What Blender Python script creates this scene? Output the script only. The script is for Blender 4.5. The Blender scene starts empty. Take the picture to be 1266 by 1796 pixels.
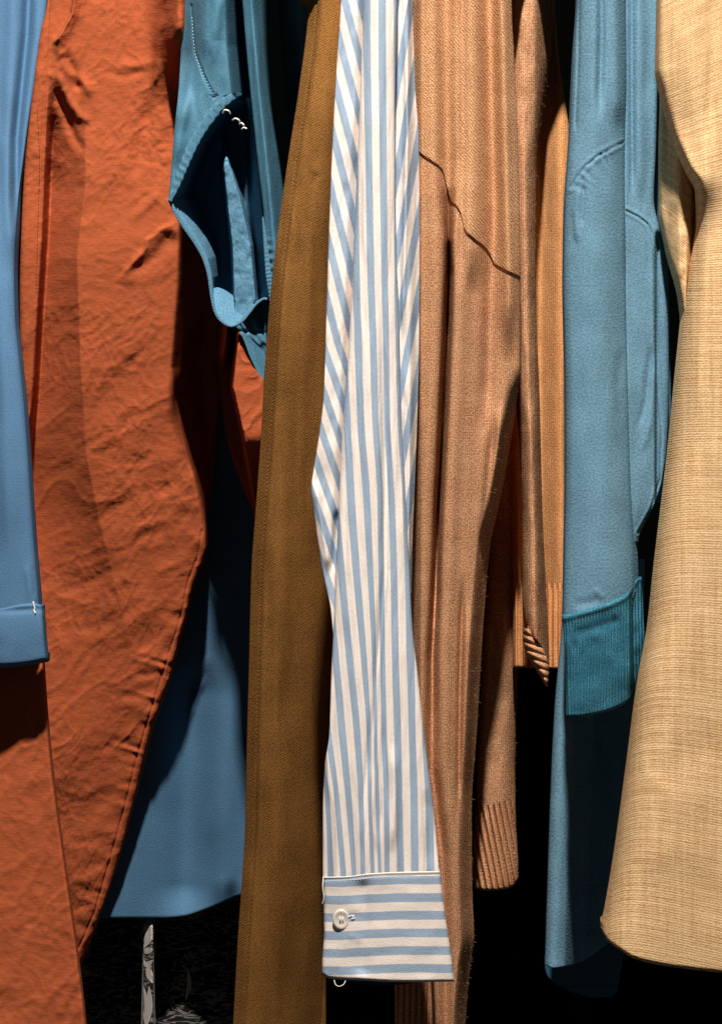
import bpy, math, random
import numpy as np

# ------------------------------------------------------------------ camera
S = 0.0004          # metres per photo pixel on the reference plane
DC = 1.35           # camera distance to the reference plane
ZC = 1.10           # camera height
scene = bpy.context.scene
col = scene.collection
cam_d = bpy.data.cameras.new("camera")
cam = bpy.data.objects.new("camera", cam_d); col.objects.link(cam)
cam.location = (0, -DC, ZC); cam.rotation_euler = (math.radians(90), 0, 0)
cam_d.sensor_fit = 'VERTICAL'; cam_d.sensor_height = 24.0
cam_d.lens = 24.0 * DC / (1796 * S)
cam_d.clip_start = 0.05; cam_d.clip_end = 50
scene.camera = cam

# ------------------------------------------------------------------ light
world = bpy.data.worlds.new("World"); scene.world = world; world.use_nodes = True
world.node_tree.nodes["Background"].inputs[0].default_value = (0.95, 0.92, 0.90, 1)
world.node_tree.nodes["Background"].inputs[1].default_value = 0.034

def spot(name, loc, target, energy, colour, radius, size, blend):
    ld = bpy.data.lights.new(name, 'SPOT'); lo = bpy.data.objects.new(name, ld); col.objects.link(lo)
    ld.energy = energy; ld.color = colour; ld.shadow_soft_size = radius
    ld.spot_size = math.radians(size); ld.spot_blend = blend
    lo.location = loc
    d = np.array(target) - np.array(loc)
    from mathutils import Vector
    lo.rotation_euler = Vector(d).to_track_quat('-Z', 'Y').to_euler()
    return lo
spot("shop_spotlight", (-0.02, -1.32, ZC + 2.10), (0.02, 0, ZC + 0.16), 520, (1.0, 0.92, 0.83), 0.045, 46, 0.8)

scene.view_settings.view_transform = 'Standard'
scene.view_settings.look = 'None'
scene.view_settings.exposure = 0.0
scene.view_settings.gamma = 1.0
scene.view_settings.use_curve_mapping = False

# ------------------------------------------------------------------ numeric helpers
rng = np.random.default_rng(7)

def pchip(pts):
    a = np.array(sorted(pts), float); x = a[:, 0]; y = a[:, 1]
    if len(x) == 1:
        return lambda q: np.full(np.shape(q), y[0])
    h = np.diff(x); dl = np.diff(y) / h
    m = np.zeros(len(x))
    m[0] = dl[0]; m[-1] = dl[-1]
    for i in range(1, len(x) - 1):
        if dl[i - 1] * dl[i] > 0:
            w1 = 2 * h[i] + h[i - 1]; w2 = h[i] + 2 * h[i - 1]
            m[i] = (w1 + w2) / (w1 / dl[i - 1] + w2 / dl[i])
    def f(q):
        q = np.clip(np.asarray(q, float), x[0], x[-1])
        i = np.clip(np.searchsorted(x, q, side='right') - 1, 0, len(x) - 2)
        t = (q - x[i]) / h[i]
        return ((2*t**3 - 3*t**2 + 1) * y[i] + (t**3 - 2*t**2 + t) * h[i] * m[i]
                + (-2*t**3 + 3*t**2) * y[i + 1] + (t**3 - t**2) * h[i] * m[i + 1])
    return f

def smooth(a, b, x):
    t = np.clip((x - a) / (b - a), 0, 1); return t * t * (3 - 2 * t)

_tab = rng.random((256, 256)) * 2 - 1
def vnoise(x, y, seed=0):
    x = x + seed * 17.31; y = y + seed * 9.77
    xi = np.floor(x).astype(int); yi = np.floor(y).astype(int)
    fx = x - xi; fy = y - yi
    fx = fx**3 * (fx * (fx * 6 - 15) + 10); fy = fy**3 * (fy * (fy * 6 - 15) + 10)
    g = lambda i, j: _tab[i & 255, j & 255]
    return ((g(xi, yi) * (1 - fx) + g(xi + 1, yi) * fx) * (1 - fy)
            + (g(xi, yi + 1) * (1 - fx) + g(xi + 1, yi + 1) * fx) * fy)

def fbm(x, y, seed=0, octs=4, gain=0.5):
    s = 0; a = 1; n = 0
    for o in range(octs):
        s = s + a * vnoise(x * 2**o, y * 2**o, seed + o); n += a; a *= gain
    return s / n

def rot(px, py, deg, sx, sy):
    """noise coordinates: sx along the direction deg (0 = right, 90 = down), sy across it"""
    c, s_ = math.cos(math.radians(deg)), math.sin(math.radians(deg))
    return (px * c + py * s_) / sx, (-px * s_ + py * c) / sy

def creases(px, py, deg, sx, sy, seed=0, sharp=2.0):
    """ridged noise: sharp wrinkles elongated along deg, range about 0..1"""
    wx = fbm(px / 90, py / 90, seed + 50, 2) * 30; wy = fbm(px / 90, py / 90, seed + 60, 2) * 30
    a, b = rot(px + wx, py + wy, deg, sx, sy)
    n = 1 - np.abs(fbm(a, b, seed, 3))
    return np.clip(n, 0, 1) ** sharp

def seg_dist(PX, PY, pts):
    """distance to a polyline, position along it (0..1) and signed side (+ = to its right going down the list)"""
    p = np.array(pts, float)
    L = np.r_[0, np.cumsum(np.hypot(*np.diff(p, axis=0).T))]
    best = np.full(PX.shape, 1e9); tt = np.zeros(PX.shape); sg = np.ones(PX.shape)
    for i in range(len(p) - 1):
        ax, ay = p[i]; bx, by = p[i + 1]; dx, dy = bx - ax, by - ay; l2 = dx * dx + dy * dy
        t = np.clip(((PX - ax) * dx + (PY - ay) * dy) / l2, 0, 1)
        qx, qy = PX - (ax + t * dx), PY - (ay + t * dy)
        d = np.hypot(qx, qy); m = d < best
        best = np.where(m, d, best); tt = np.where(m, (L[i] + t * (L[i + 1] - L[i])) / L[-1], tt)
        sg = np.where(m, np.sign(qx * dy - qy * dx), sg)
    return best, tt, sg

def ridge(PX, PY, pts, w, taper=0.25):
    d, t, s = seg_dist(PX, PY, pts)
    e = smooth(0, taper, t) * smooth(0, taper, 1 - t) if taper > 0 else 1.0
    return np.exp(-(d / w) ** 2) * e

def lip(PX, PY, pts, w, taper=0.15):
    """a fold with one steep side: 1 at the line falling off to its right over w, steeply to its left"""
    d, t, s = seg_dist(PX, PY, pts)
    e = smooth(0, taper, t) * smooth(0, taper, 1 - t) if taper > 0 else 1.0
    return np.where(s > 0, np.exp(-(d / w)), np.exp(-(d / (w * .22)) ** 2)) * e

def world_pos(px, py, d):
    k = (DC + d) / DC
    return (px - 633) * S * k, d, ZC + (898 - py) * S * k

# ------------------------------------------------------------------ objects
def empty(name, px, py, d, label, cat, group=None):
    o = bpy.data.objects.new(name, None); col.objects.link(o)
    o.empty_display_size = 0.02
    o.location = world_pos(px, py, d)
    o["label"] = label; o["category"] = cat
    if group: o["group"] = group
    return o

def grid_mesh(name, P, UV, mat, parent, smooth_shade=True):
    nv, nu = P.shape[:2]
    me = bpy.data.meshes.new(name)
    idx = np.arange(nv * nu).reshape(nv, nu)
    q = np.stack([idx[:-1, :-1], idx[1:, :-1], idx[1:, 1:], idx[:-1, 1:]], -1).reshape(-1, 4)
    me.vertices.add(nv * nu); me.vertices.foreach_set("co", P.reshape(-1).astype(np.float32))
    me.loops.add(q.size); me.loops.foreach_set("vertex_index", q.reshape(-1).astype(np.int32))
    me.polygons.add(len(q))
    me.polygons.foreach_set("loop_start", (np.arange(len(q)) * 4).astype(np.int32))
    me.update(calc_edges=True)
    uvl = me.uv_layers.new(name="UVMap")
    uvl.data.foreach_set("uv", UV.reshape(-1, 2)[q.reshape(-1)].reshape(-1).astype(np.float32))
    me.polygons.foreach_set("use_smooth", np.full(len(q), smooth_shade))
    me.materials.append(mat); me.validate(); me.update()
    return link(name, me, parent)

def link(name, me, parent):
    o = bpy.data.objects.new(name, me); col.objects.link(o)
    if parent is not None:
        o.parent = parent
        o.matrix_parent_inverse = __import__("mathutils").Matrix.Translation(parent.location).inverted() if parent.type == 'EMPTY' else __import__("mathutils").Matrix.Identity(4)
    return o

class Panel:
    """a piece of hanging cloth: outline curves give its edges, dfun its folds; sides are rolled back, hem turned up"""
    def __init__(s, name, parent, mat, left, right, top, bot, dfun, res=2.2, r=0.004, back=0.03, close=True,
                 hem=0.0012, hem_r=0.0, uvfun=None, wl=True, wr=True, top_r=0.0, tuck=1.0):
        s.L = pchip(left); s.R = pchip(right)
        s.T = pchip(top) if isinstance(top, list) else (lambda u: np.full(np.shape(u), float(top)))
        s.B = pchip(bot) if isinstance(bot, list) else (lambda u: np.full(np.shape(u), float(bot)))
        s.dfun = dfun; s.r = r; s.hem_r = hem_r; s.top_r = top_r; s.wl = wl; s.wr = wr
        ys = np.linspace(float(np.min(s.T(np.linspace(0, 1, 9)))), float(np.max(s.B(np.linspace(0, 1, 9)))), 40)
        w = float(np.max(s.R(ys) - s.L(ys)))
        n = max(12, int(w / res))
        u = np.linspace(0, 1, n + 1)
        e = np.array([.02, .08, .18, .35, .6, .85]) * (r / S) / max(w, 1)
        e = e[e < .2]
        u = np.unique(np.r_[u, e, 1 - e])
        hgt = ys[-1] - ys[0]
        v = np.linspace(0, 1, max(10, int(hgt / (res * 1.25))) + 1)
        if hem_r > 0:
            ev = np.array([.02, .1, .25, .5, .8]) * (hem_r / S) / hgt
            v = np.unique(np.r_[v, 1 - ev])
        if top_r > 0:
            ev = np.array([.02, .1, .25, .5, .8]) * (top_r / S) / hgt
            v = np.unique(np.r_[v, ev])
        U, V = np.meshgrid(u, v)
        PY = s.T(U) + (s.B(U) - s.T(U)) * V
        l, rr = s.L(PY), s.R(PY)
        PX = l + (rr - l) * U
        d = s.depth(PX, PY, U, V)
        P = np.stack(world_pos(PX, PY, d), -1)
        UV = np.stack(uvfun(PX, PY, U, V) if uvfun else (PX * S, -PY * S), -1)
        # hem turned up behind
        if hem > 0:
            rows = []; uvr = []
            for dy, dz in ((hem * .5, -hem * .35), (hem, 0), (hem, 0.004)):
                q = P[-1].copy(); q[:, 1] += dy; q[:, 2] += dz; rows.append(q)
                t = UV[-1].copy(); uvr.append(t)
            P = np.concatenate([P, np.stack(rows)]); UV = np.concatenate([UV, np.stack(uvr)])
        wid = (P[:, -1, 0] - P[:, 0, 0])[:, None]
        cl = []; cr = []
        prof = [(.25, 0.0), (.6, .01), (1.0, .06), (1.06, .25)] + ([(1.06, .5)] if close else [])
        for b, t in prof:
            q = P[:, 0].copy(); q[:, 1] += back * b; q[:, 0] += wid[:, 0] * t * tuck; cl.append(q)
            q = P[:, -1].copy(); q[:, 1] += back * b; q[:, 0] -= wid[:, 0] * t * tuck; cr.append(q)
        uvL = UV[:, :1].copy(); uvR = UV[:, -1:].copy()
        kx = np.sign((UV[:, -1, 0] - UV[:, 0, 0]).mean()) or 1
        addl = [np.stack([uvL[:, 0, 0] - kx * back * b, uvL[:, 0, 1]], -1) for b, t in prof]
        addr = [np.stack([uvR[:, 0, 0] + kx * back * b, uvR[:, 0, 1]], -1) for b, t in prof]
        if wl:
            P = np.concatenate([np.stack(cl[::-1], 1), P], 1); UV = np.concatenate([np.stack(addl[::-1], 1), UV], 1)
        if wr:
            P = np.concatenate([P, np.stack(cr, 1)], 1); UV = np.concatenate([UV, np.stack(addr, 1)], 1)
        s.obj = grid_mesh(name, P, UV, mat, parent)

    def depth(s, PX, PY, U, V):
        d = s.dfun(PX, PY, U, V)
        r = s.r
        if r > 0:
            l, rr = s.L(PY), s.R(PY)
            if s.wl:
                t = np.clip(1 - (PX - l) * S / r, 0, 1); d = d + r * (1 - np.sqrt(np.maximum(0, 1 - t * t)))
            if s.wr:
                t = np.clip(1 - (rr - PX) * S / r, 0, 1); d = d + r * (1 - np.sqrt(np.maximum(0, 1 - t * t)))
        if s.hem_r > 0:
            t = np.clip(1 - (s.B(U) - PY) * S / s.hem_r, 0, 1); d = d + s.hem_r * (1 - np.sqrt(np.maximum(0, 1 - t * t)))
        if s.top_r > 0:
            t = np.clip(1 - (PY - s.T(U)) * S / s.top_r, 0, 1); d = d + s.top_r * (1 - np.sqrt(np.maximum(0, 1 - t * t)))
        return d

    def at(s, px, py):
        px = np.atleast_1d(np.asarray(px, float)); py = np.atleast_1d(np.asarray(py, float))
        l, rr = s.L(py), s.R(py); U = (px - l) / np.maximum(rr - l, 1e-6)
        t, b = s.T(U), s.B(U); V = (py - t) / np.maximum(b - t, 1e-6)
        return s.depth(px, py, np.clip(U, 0, 1), np.clip(V, 0, 1))

def resample(pts, step):
    p = np.array(pts, float)
    L = np.r_[0, np.cumsum(np.linalg.norm(np.diff(p, axis=0), axis=1))]
    n = max(2, int(L[-1] / step) + 1)
    q = np.linspace(0, L[-1], n)
    cols = [pchip(list(zip(L, p[:, k])))(q) for k in range(p.shape[1])]
    return np.stack(cols, -1), q

def tube_mesh(paths, radius, sides=6, taper=False):
    """one mesh of round threads; paths are world-space polylines"""
    V, F = [], []
    for P in paths:
        P = np.asarray(P, float); n = len(P)
        T = np.gradient(P, axis=0); T /= np.linalg.norm(T, axis=1)[:, None] + 1e-12
        ref = np.array([0.0, 1.0, 0.0])
        A = np.cross(T, ref); A /= np.linalg.norm(A, axis=1)[:, None] + 1e-9
        B = np.cross(T, A)
        base = len(V)
        for i in range(n):
            rr = radius
            if taper: rr = radius * (0.25 + 0.75 * math.sin(math.pi * (i + .3) / (n - .4)))
            for k in range(sides):
                a = 2 * math.pi * k / sides
                V.append(P[i] + rr * (math.cos(a) * A[i] + math.sin(a) * B[i]))
        for i in range(n - 1):
            for k in range(sides):
                k2 = (k + 1) % sides
                F.append((base + i * sides + k, base + i * sides + k2, base + (i + 1) * sides + k2, base + (i + 1) * sides + k))
        F.append(tuple(base + k for k in range(sides))[::-1])
        F.append(tuple(base + (n - 1) * sides + k for k in range(sides)))
    me = bpy.data.meshes.new("thread")
    me.from_pydata([tuple(v) for v in V], [], F); me.update()
    me.polygons.foreach_set("use_smooth", np.ones(len(me.polygons), bool))
    return me

def stitches(name, panel, pts, mat, parent, length=5.0, gap=2.5, radius=0.00028, off=0.0003, stuff=True):
    q, L = resample(pts, 1.0)
    paths = []; k = 0; per = length + gap
    n = int(L[-1] / per)
    for i in range(n):
        a, b = i * per, i * per + length
        t = np.linspace(a, b, 4)
        x = np.interp(t, L, q[:, 0]); y = np.interp(t, L, q[:, 1])
        d = panel.at(x, y) - off * np.array([-.6, 1, 1, -.6])
        paths.append(np.stack(world_pos(x, y, d), -1))
    me = tube_mesh(paths, radius, 5, True); me.materials.append(mat)
    o = link(name, me, parent)
    if stuff: o["kind"] = "stuff"
    return o

def thread(name, pts3, mat, parent, radius=0.00025, step=2.0):
    q, L = resample(pts3, step)
    me = tube_mesh([np.stack(world_pos(q[:, 0], q[:, 1], q[:, 2]), -1)], radius, 6)
    me.materials.append(mat)
    return link(name, me, parent)

def ribbon(name, pts, mat, parent, width, thick=0.0016, pucker=0.0, period=14, step=1.6, slant=0.0, offside=0.0):
    """a sewn band along a path of (px, py, d): rounded, puckered cross-wise"""
    q, L = resample(pts, step)
    n = len(q)
    T = np.gradient(q[:, :2], axis=0); T /= np.hypot(T[:, 0], T[:, 1])[:, None] + 1e-9
    N = np.stack([-T[:, 1], T[:, 0]], -1)
    m = 15
    a = np.linspace(0, 2 * math.pi, m)
    wv = np.interp(L / L[-1], np.linspace(0, 1, len(width)), width) if isinstance(width, (list, tuple)) else np.full(n, float(width))
    P = np.zeros((n, m, 3)); UV = np.zeros((n, m, 2))
    for j, t in enumerate(a):
        c = math.cos(t); sn = math.sin(t)
        cx = np.sign(c) * abs(c) ** .6; sy = np.sign(sn) * abs(sn) ** .8
        w = wv * (0.5 * cx + offside)
        ph = 2 * math.pi * (L + slant * w) / period + 1.4 * vnoise(L / 23, L * 0 + 3.3, 5)
        pk = pucker * np.sin(ph) * (0.65 + 0.5 * vnoise(L / 31, L * 0, 9)) if pucker else 0
        d = q[:, 2] - thick * sy - pk * (1 if sy > -.2 else 0)
        ww = w * (1 + (0.06 * np.sin(ph + 1) if pucker else 0))
        P[:, j] = np.stack(world_pos(q[:, 0] + N[:, 0] * ww, q[:, 1] + N[:, 1] * ww, d), -1)
        UV[:, j] = np.stack([L * S, np.full(n, t * .002)], -1)
    return grid_mesh(name, P, UV, mat, parent)

# ------------------------------------------------------------------ materials
def lin(r, g, b):
    f = lambda c: (c / 255 / 12.92) if c / 255 <= .04045 else ((c / 255 + .055) / 1.055) ** 2.4
    return (f(r), f(g), f(b), 1)

class Mat:
    def __init__(s, name, rough=0.85, sheen=0.25, spec=0.25, sheen_rough=0.4, sheen_tint=None, aniso=0):
        s.m = bpy.data.materials.new(name); s.m.use_nodes = True
        s.t = s.m.node_tree; s.n = s.t.nodes; s.l = s.t.links
        s.b = s.n["Principled BSDF"]
        s.b.inputs["Roughness"].default_value = rough
        s.b.inputs["Specular IOR Level"].default_value = spec
        s.b.inputs["Sheen Weight"].default_value = sheen
        s.b.inputs["Sheen Roughness"].default_value = sheen_rough
        if sheen_tint: s.b.inputs["Sheen Tint"].default_value = sheen_tint
        if aniso: s.b.inputs["Anisotropic"].default_value = aniso
        s.uv = s.node("ShaderNodeUVMap"); s.uv.uv_map = "UVMap"; s.nrm = None
    def node(s, t, **k):
        n = s.n.new(t)
        for a, v in k.items(): setattr(n, a, v)
        return n
    def coord(s, rotdeg=0, scale=(1, 1, 1), loc=(0, 0, 0)):
        m = s.node("ShaderNodeMapping"); m.inputs["Rotation"].default_value[2] = math.radians(rotdeg)
        m.inputs["Scale"].default_value = scale; m.inputs["Location"].default_value = loc
        s.l.new(s.uv.outputs[0], m.inputs[0]); return m.outputs[0]
    def noise(s, scale, detail=3, rough=0.6, rotdeg=0, stretch=(1, 1, 1), dist=0.0):
        n = s.node("ShaderNodeTexNoise"); n.inputs["Scale"].default_value = scale
        n.inputs["Detail"].default_value = detail; n.inputs["Roughness"].default_value = rough
        n.inputs["Distortion"].default_value = dist
        s.l.new(s.coord(rotdeg, stretch), n.inputs["Vector"]); return n.outputs[0]
    def wave(s, period, rotdeg=0, dist=0.0, dscale=1.0, detail=2, profile='SIN'):
        n = s.node("ShaderNodeTexWave", wave_type='BANDS', bands_direction='X', wave_profile=profile)
        n.inputs["Scale"].default_value = 0.31416 / period
        n.inputs["Distortion"].default_value = dist; n.inputs["Detail"].default_value = detail
        n.inputs["Detail Scale"].default_value = dscale
        s.l.new(s.coord(rotdeg), n.inputs["Vector"]); return n.outputs["Fac"]
    def math(s, op, a, b=None):
        n = s.node("ShaderNodeMath", operation=op)
        for i, v in enumerate((a, b)):
            if v is None: continue
            if isinstance(v, (int, float)): n.inputs[i].default_value = v
            else: s.l.new(v, n.inputs[i])
        return n.outputs[0]
    def ramp(s, fac, stops):
        n = s.node("ShaderNodeValToRGB"); r = n.color_ramp
        while len(r.elements) < len(stops): r.elements.new(0.5)
        for e, (p, c) in zip(r.elements, stops): e.position = p; e.color = c
        s.l.new(fac, n.inputs[0]); return n.outputs[0]
    def mix(s, fac, a, b, mode='MIX'):
        n = s.node("ShaderNodeMix", data_type='RGBA', blend_type=mode)
        for i, v in ((0, fac), (6, a), (7, b)):
            if isinstance(v, (int, float)): n.inputs[i].default_value = v
            elif isinstance(v, tuple): n.inputs[i].default_value = v
            else: s.l.new(v, n.inputs[i])
        return n.outputs[2]
    def bump(s, h, dist, strength=1.0):
        n = s.node("ShaderNodeBump"); n.inputs["Distance"].default_value = dist; n.inputs["Strength"].default_value = strength
        s.l.new(h, n.inputs["Height"])
        if s.nrm is not None: s.l.new(s.nrm, n.inputs["Normal"])
        s.nrm = n.outputs[0]
    def colour(s, c):
        if isinstance(c, tuple): s.b.inputs["Base Color"].default_value = c
        else: s.l.new(c, s.b.inputs["Base Color"])
    def done(s):
        if s.nrm is not None: s.l.new(s.nrm, s.b.inputs["Normal"])
        return s.m

def sc(c, k): return (c[0] * k, c[1] * k, c[2] * k, 1)

def smooth_cloth(name, c, rough=0.7, sheen=0.2, spec=0.3, grain=1400, gd=0.00010, var=0.12, weave=0.0, slub=0.0):
    m = Mat(name, rough, sheen, spec)
    g = m.noise(grain, 2, 0.6)
    big = m.noise(35, 3, 0.6)
    f = m.math('ADD', m.math('MULTIPLY', g, 0.7), m.math('MULTIPLY', big, 0.3))
    m.colour(m.ramp(f, [(0.38, sc(c, 1 - var)), (0.62, sc(c, 1 + var))]))
    m.bump(g, gd, 1.0)
    if weave: m.bump(m.wave(weave, 0, 1.5, 2), gd * .6, .6); m.bump(m.wave(weave, 90, 1.5, 2), gd * .6, .6)
    return m.done()

def cotton_cloth(name, c, var=.2):
    m = Mat(name, 0.95, 0.0, 0.08)
    g = m.noise(1100, 2, 0.7); sl = m.noise(900, 2, .6, 0, (.18, 1, 1)); w = m.noise(55, 4, 0.65)
    f = m.math('ADD', m.math('MULTIPLY', g, .4), m.math('ADD', m.math('MULTIPLY', sl, .35), m.math('MULTIPLY', w, .25)))
    m.colour(m.ramp(f, [(.33, sc(c, 1 - var)), (.5, c), (.68, sc(c, 1 + var))]))
    m.bump(w, 0.0005, .7); m.bump(m.noise(230, 4, .7), 0.00032, .8); m.bump(sl, 0.00014, 1); m.bump(g, 0.0001, 1)
    return m.done()

def twill_cloth(name, c, var=.22):
    m = Mat(name, 0.95, 0.0, 0.05)
    g = m.noise(800, 2, .75); w = m.wave(0.0016, 62, 3.0, 3); st = m.noise(260, 3, .7, 0, (1, .12, 1)); big = m.noise(30, 4, .65)
    f = m.math('ADD', m.math('ADD', m.math('MULTIPLY', g, .55), m.math('MULTIPLY', w, .13)), m.math('ADD', m.math('MULTIPLY', st, .12), m.math('MULTIPLY', big, .20)))
    m.colour(m.ramp(f, [(.38, sc(c, 1 - var)), (.5, c), (.62, sc(c, 1 + var))]))
    m.bump(big, 0.0006, .8); m.bump(f, 0.00035, 1)
    return m.done()

def knit_cloth(name, c, dark, light, diag=None, relief=0.00026):
    m = Mat(name, 0.98, 0.0, 0.03)
    n1 = m.noise(1000, 1, .7); n2 = m.noise(1700, 1, .5); big = m.noise(60, 3, .6)
    cols = m.wave(.0014, 0, 5.0, 6, 2); rows = m.wave(.0011, 90, 5.0, 6, 2)
    st = m.math('ADD', m.math('MULTIPLY', cols, .07), m.math('MULTIPLY', rows, .07))
    if diag is not None:
        dg = m.wave(0.0018, diag, 2.5, 3, 2)
        st = m.math('ADD', m.math('MULTIPLY', st, .3), m.math('MULTIPLY', dg, .10))
    f = m.math('ADD', st, m.math('ADD', m.math('MULTIPLY', n1, .50), m.math('ADD', m.math('MULTIPLY', n2, .26), m.math('MULTIPLY', big, .10))))
    m.colour(m.ramp(f, [(.37, dark), (.5, c), (.63, light)]))
    m.bump(m.noise(90, 3), 0.0004, .6)
    m.bump(f, relief, 1.0)
    return m.done()

def tweed_cloth(name, c, dark, light, pitch=0.0017):
    m = Mat(name, 0.95, 0.0, 0.04)
    w = m.wave(pitch, 90, 3.5, 3, 3)
    beads = m.noise(700, 2, .7); slub = m.noise(420, 2, .65, 0, (.05, 1, 1)); warp = m.noise(330, 2, .6, 0, (1, .05, 1))
    big = m.noise(22, 3, .6)
    f = m.math('ADD', m.math('ADD', m.math('MULTIPLY', w, .17), m.math('MULTIPLY', warp, .20)), m.math('ADD', m.math('MULTIPLY', beads, .33), m.math('MULTIPLY', slub, .30)))
    cc = m.ramp(f, [(.36, dark), (.5, c), (.64, light)])
    m.colour(m.mix(m.ramp(big, [(.4, (0, 0, 0, 1)), (.75, (.3, .3, .3, 1))]), cc, sc(c, .82)))
    m.bump(w, 0.00007, 1); m.bump(beads, 0.00016, 1); m.bump(slub, 0.00014, 1); m.bump(warp, .00006, 1)
    return m.done()

def stripe_cloth(name, axis):
    """blue and white woven stripes; the stripe index is the cloth's own U (or V) coordinate"""
    m = Mat(name, 0.9, 0.0, 0.1)
    sep = m.node("ShaderNodeSeparateXYZ"); m.l.new(m.uv.outputs[0], sep.inputs[0])
    x = sep.outputs[0]
    jit = m.noise(240, 3, .6, 0, (.12, 1, 1))
    x = m.math('ADD', x, m.math('MULTIPLY', m.math('SUBTRACT', jit, .5), .07))
    fr = m.math('FRACT', m.math('ADD', x, 100.25))      # blue while fract < .5
    tri = m.math('ABSOLUTE', m.math('SUBTRACT', fr, .25))
    fr2 = m.math('MINIMUM', tri, m.math('ABSOLUTE', m.math('SUBTRACT', fr, 1.25)))
    mask = m.ramp(fr2, [(.232, (1, 1, 1, 1)), (.262, (0, 0, 0, 1))])
    g = m.noise(900, 2, .7, 0, (.06, 1.4, 1)); g2 = m.noise(420, 3, .7, 0, (.06, 1, 1))
    blue = m.ramp(g, [(.3, lin(126, 150, 178)), (.7, lin(182, 198, 213))])
    blue = m.mix(.3, blue, m.ramp(g2, [(.35, lin(122, 140, 178)), (.65, lin(166, 188, 204))]))
    white = m.ramp(g2, [(.3, lin(230, 217, 209)), (.7, lin(246, 237, 230))])
    m.colour(m.mix(mask, white, blue))
    m.bump(m.noise(420, 2, .6, 0, (.06, 1, 1)), 0.00022, 1)
    m.bump(m.noise(60, 3, .6, 0, (.04, 1, 1)), 0.0003, .5)
    return m.done()

BLOUSE = smooth_cloth("pale_blue_crepe", lin(82, 118, 152), .95, 0, .02, 850, .00022, .13)
RUST = cotton_cloth("rust_cotton", lin(166, 84, 51), .24)
SATIN = smooth_cloth("blue_satin", lin(74, 120, 144), .6, 0, .16, 800, .00016, .2)
SATIN_IN = smooth_cloth("blue_lining", lin(84, 128, 154), .8, 0, .15, 800, .0002, .22)
SKIRT = smooth_cloth("slate_blue_crepe", lin(80, 118, 150), .95, 0, .02, 850, .00022, .15)
BROWN = twill_cloth("brown_twill", lin(138, 96, 50), .5)
KNIT = knit_cloth("marled_knit", lin(188, 134, 97), lin(118, 75, 50), lin(232, 191, 153))
KNIT_Y = knit_cloth("marled_knit_diagonal", lin(190, 138, 98), lin(124, 80, 52), lin(234, 194, 152), diag=-42)
CAMEL = knit_cloth("camel_wool", lin(200, 140, 90), lin(156, 100, 58), lin(230, 180, 128), relief=.0003)
CREPE = smooth_cloth("teal_blue_crepe", lin(102, 140, 162), .95, 0, .02, 640, .00030, .24)
RIBTEAL = knit_cloth("teal_rib", lin(52, 112, 134), lin(26, 76, 98), lin(92, 148, 168), relief=.0003)
TWEED = tweed_cloth("beige_slub", lin(212, 174, 128), lin(170, 128, 82), lin(240, 212, 168))
STRIPE = stripe_cloth("striped_cotton", 0)

def plain(name, c, rough=.6, sheen=0, spec=.3):
    m = Mat(name, rough, sheen, spec); m.colour(m.ramp(m.noise(900, 2), [(.3, sc(c, .85)), (.7, sc(c, 1.1))])); return m.done()
WHITE_TH = plain("white_thread", lin(236, 230, 222)); RUST_TH = plain("rust_thread", lin(120, 48, 18))
BLUE_TH = plain("blue_thread", lin(150, 190, 205)); BROWN_TH = plain("brown_thread", lin(128, 84, 38))
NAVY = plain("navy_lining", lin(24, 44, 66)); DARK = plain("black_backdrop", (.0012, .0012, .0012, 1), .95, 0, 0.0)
FUZZ = plain("wool_fibre", lin(206, 156, 110), .9)
PEARL = Mat("pearl_button", .25, 0, .5); PEARL.colour(lin(246, 236, 226)); PEARL.b.inputs["Transmission Weight"].default_value = .35; PEARL = PEARL.done()

# ------------------------------------------------------------------ setting
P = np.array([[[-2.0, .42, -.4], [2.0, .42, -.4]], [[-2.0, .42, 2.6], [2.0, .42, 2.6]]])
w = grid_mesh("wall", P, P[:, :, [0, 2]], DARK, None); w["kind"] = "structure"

UP = -330   # cloth goes on above the picture up to this row

# ------------------------------------------------------------------ pale blue blouse at the rust trousers' side
t = empty("blouse", 20, UP, .04, "pale blue smooth blouse sleeve with turned-up cuff beside the rust trousers", "blouse")
def d_(PX, PY, U, V):
    d = .055 - .085 * smooth(-300, 850, PY)
    d = d - .004 * ridge(PX, PY, [(30, -300), (22, 60), (14, 260), (18, 480)], 13, .1)
    d = d + .010 * ridge(PX, PY, [(62, -250), (48, 60), (30, 240), (26, 420)], 9, .15)
    d = d - .004 * ridge(PX, PY, [(-20, 300), (10, 700), (20, 1040)], 18, .2)
    d = d - .0006 * ridge(PX, PY, [(44, 985), (50, 1020), (54, 1056)], 5, .3) + .0006 * ridge(PX, PY, [(58, 990), (63, 1050)], 4, .2)
    return d + .0015 * fbm(PX / 40, PY / 160, 3, 2) + .012 * smooth(15, -80, PX)
bs = Panel("sleeve", t, BLOUSE, [(UP, -110), (1120, -110)], [(UP, 100), (0, 84), (120, 66), (250, 46), (360, 32), (480, 26), (560, 28), (640, 36), (720, 44), (830, 52), (960, 61), (1055, 69), (1120, 72)],
           UP, 1085, d_, r=.006, back=.03)
def d_(PX, PY, U, V):
    return -.0375 - .0015 * np.sin(V * 3.1) + .0012 * ridge(PX, PY, [(-60, 1075), (80, 1068)], 5, 0) + .001 * fbm(PX / 50, PY / 50, 4, 2) + .012 * smooth(15, -80, PX)
bc = Panel("cuff", t, BLOUSE, [(1040, -112), (1180, -112)], [(1050, 75), (1059, 75), (1100, 77), (1165, 83)],
           [(0, 1076), (.55, 1069), (.8, 1060), (.92, 1058), (1, 1061)], [(0, 1170), (.6, 1168), (.8, 1165), (1, 1158)], d_, r=.004, back=.026, hem=.004, hem_r=.003, top_r=.0022)
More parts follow.
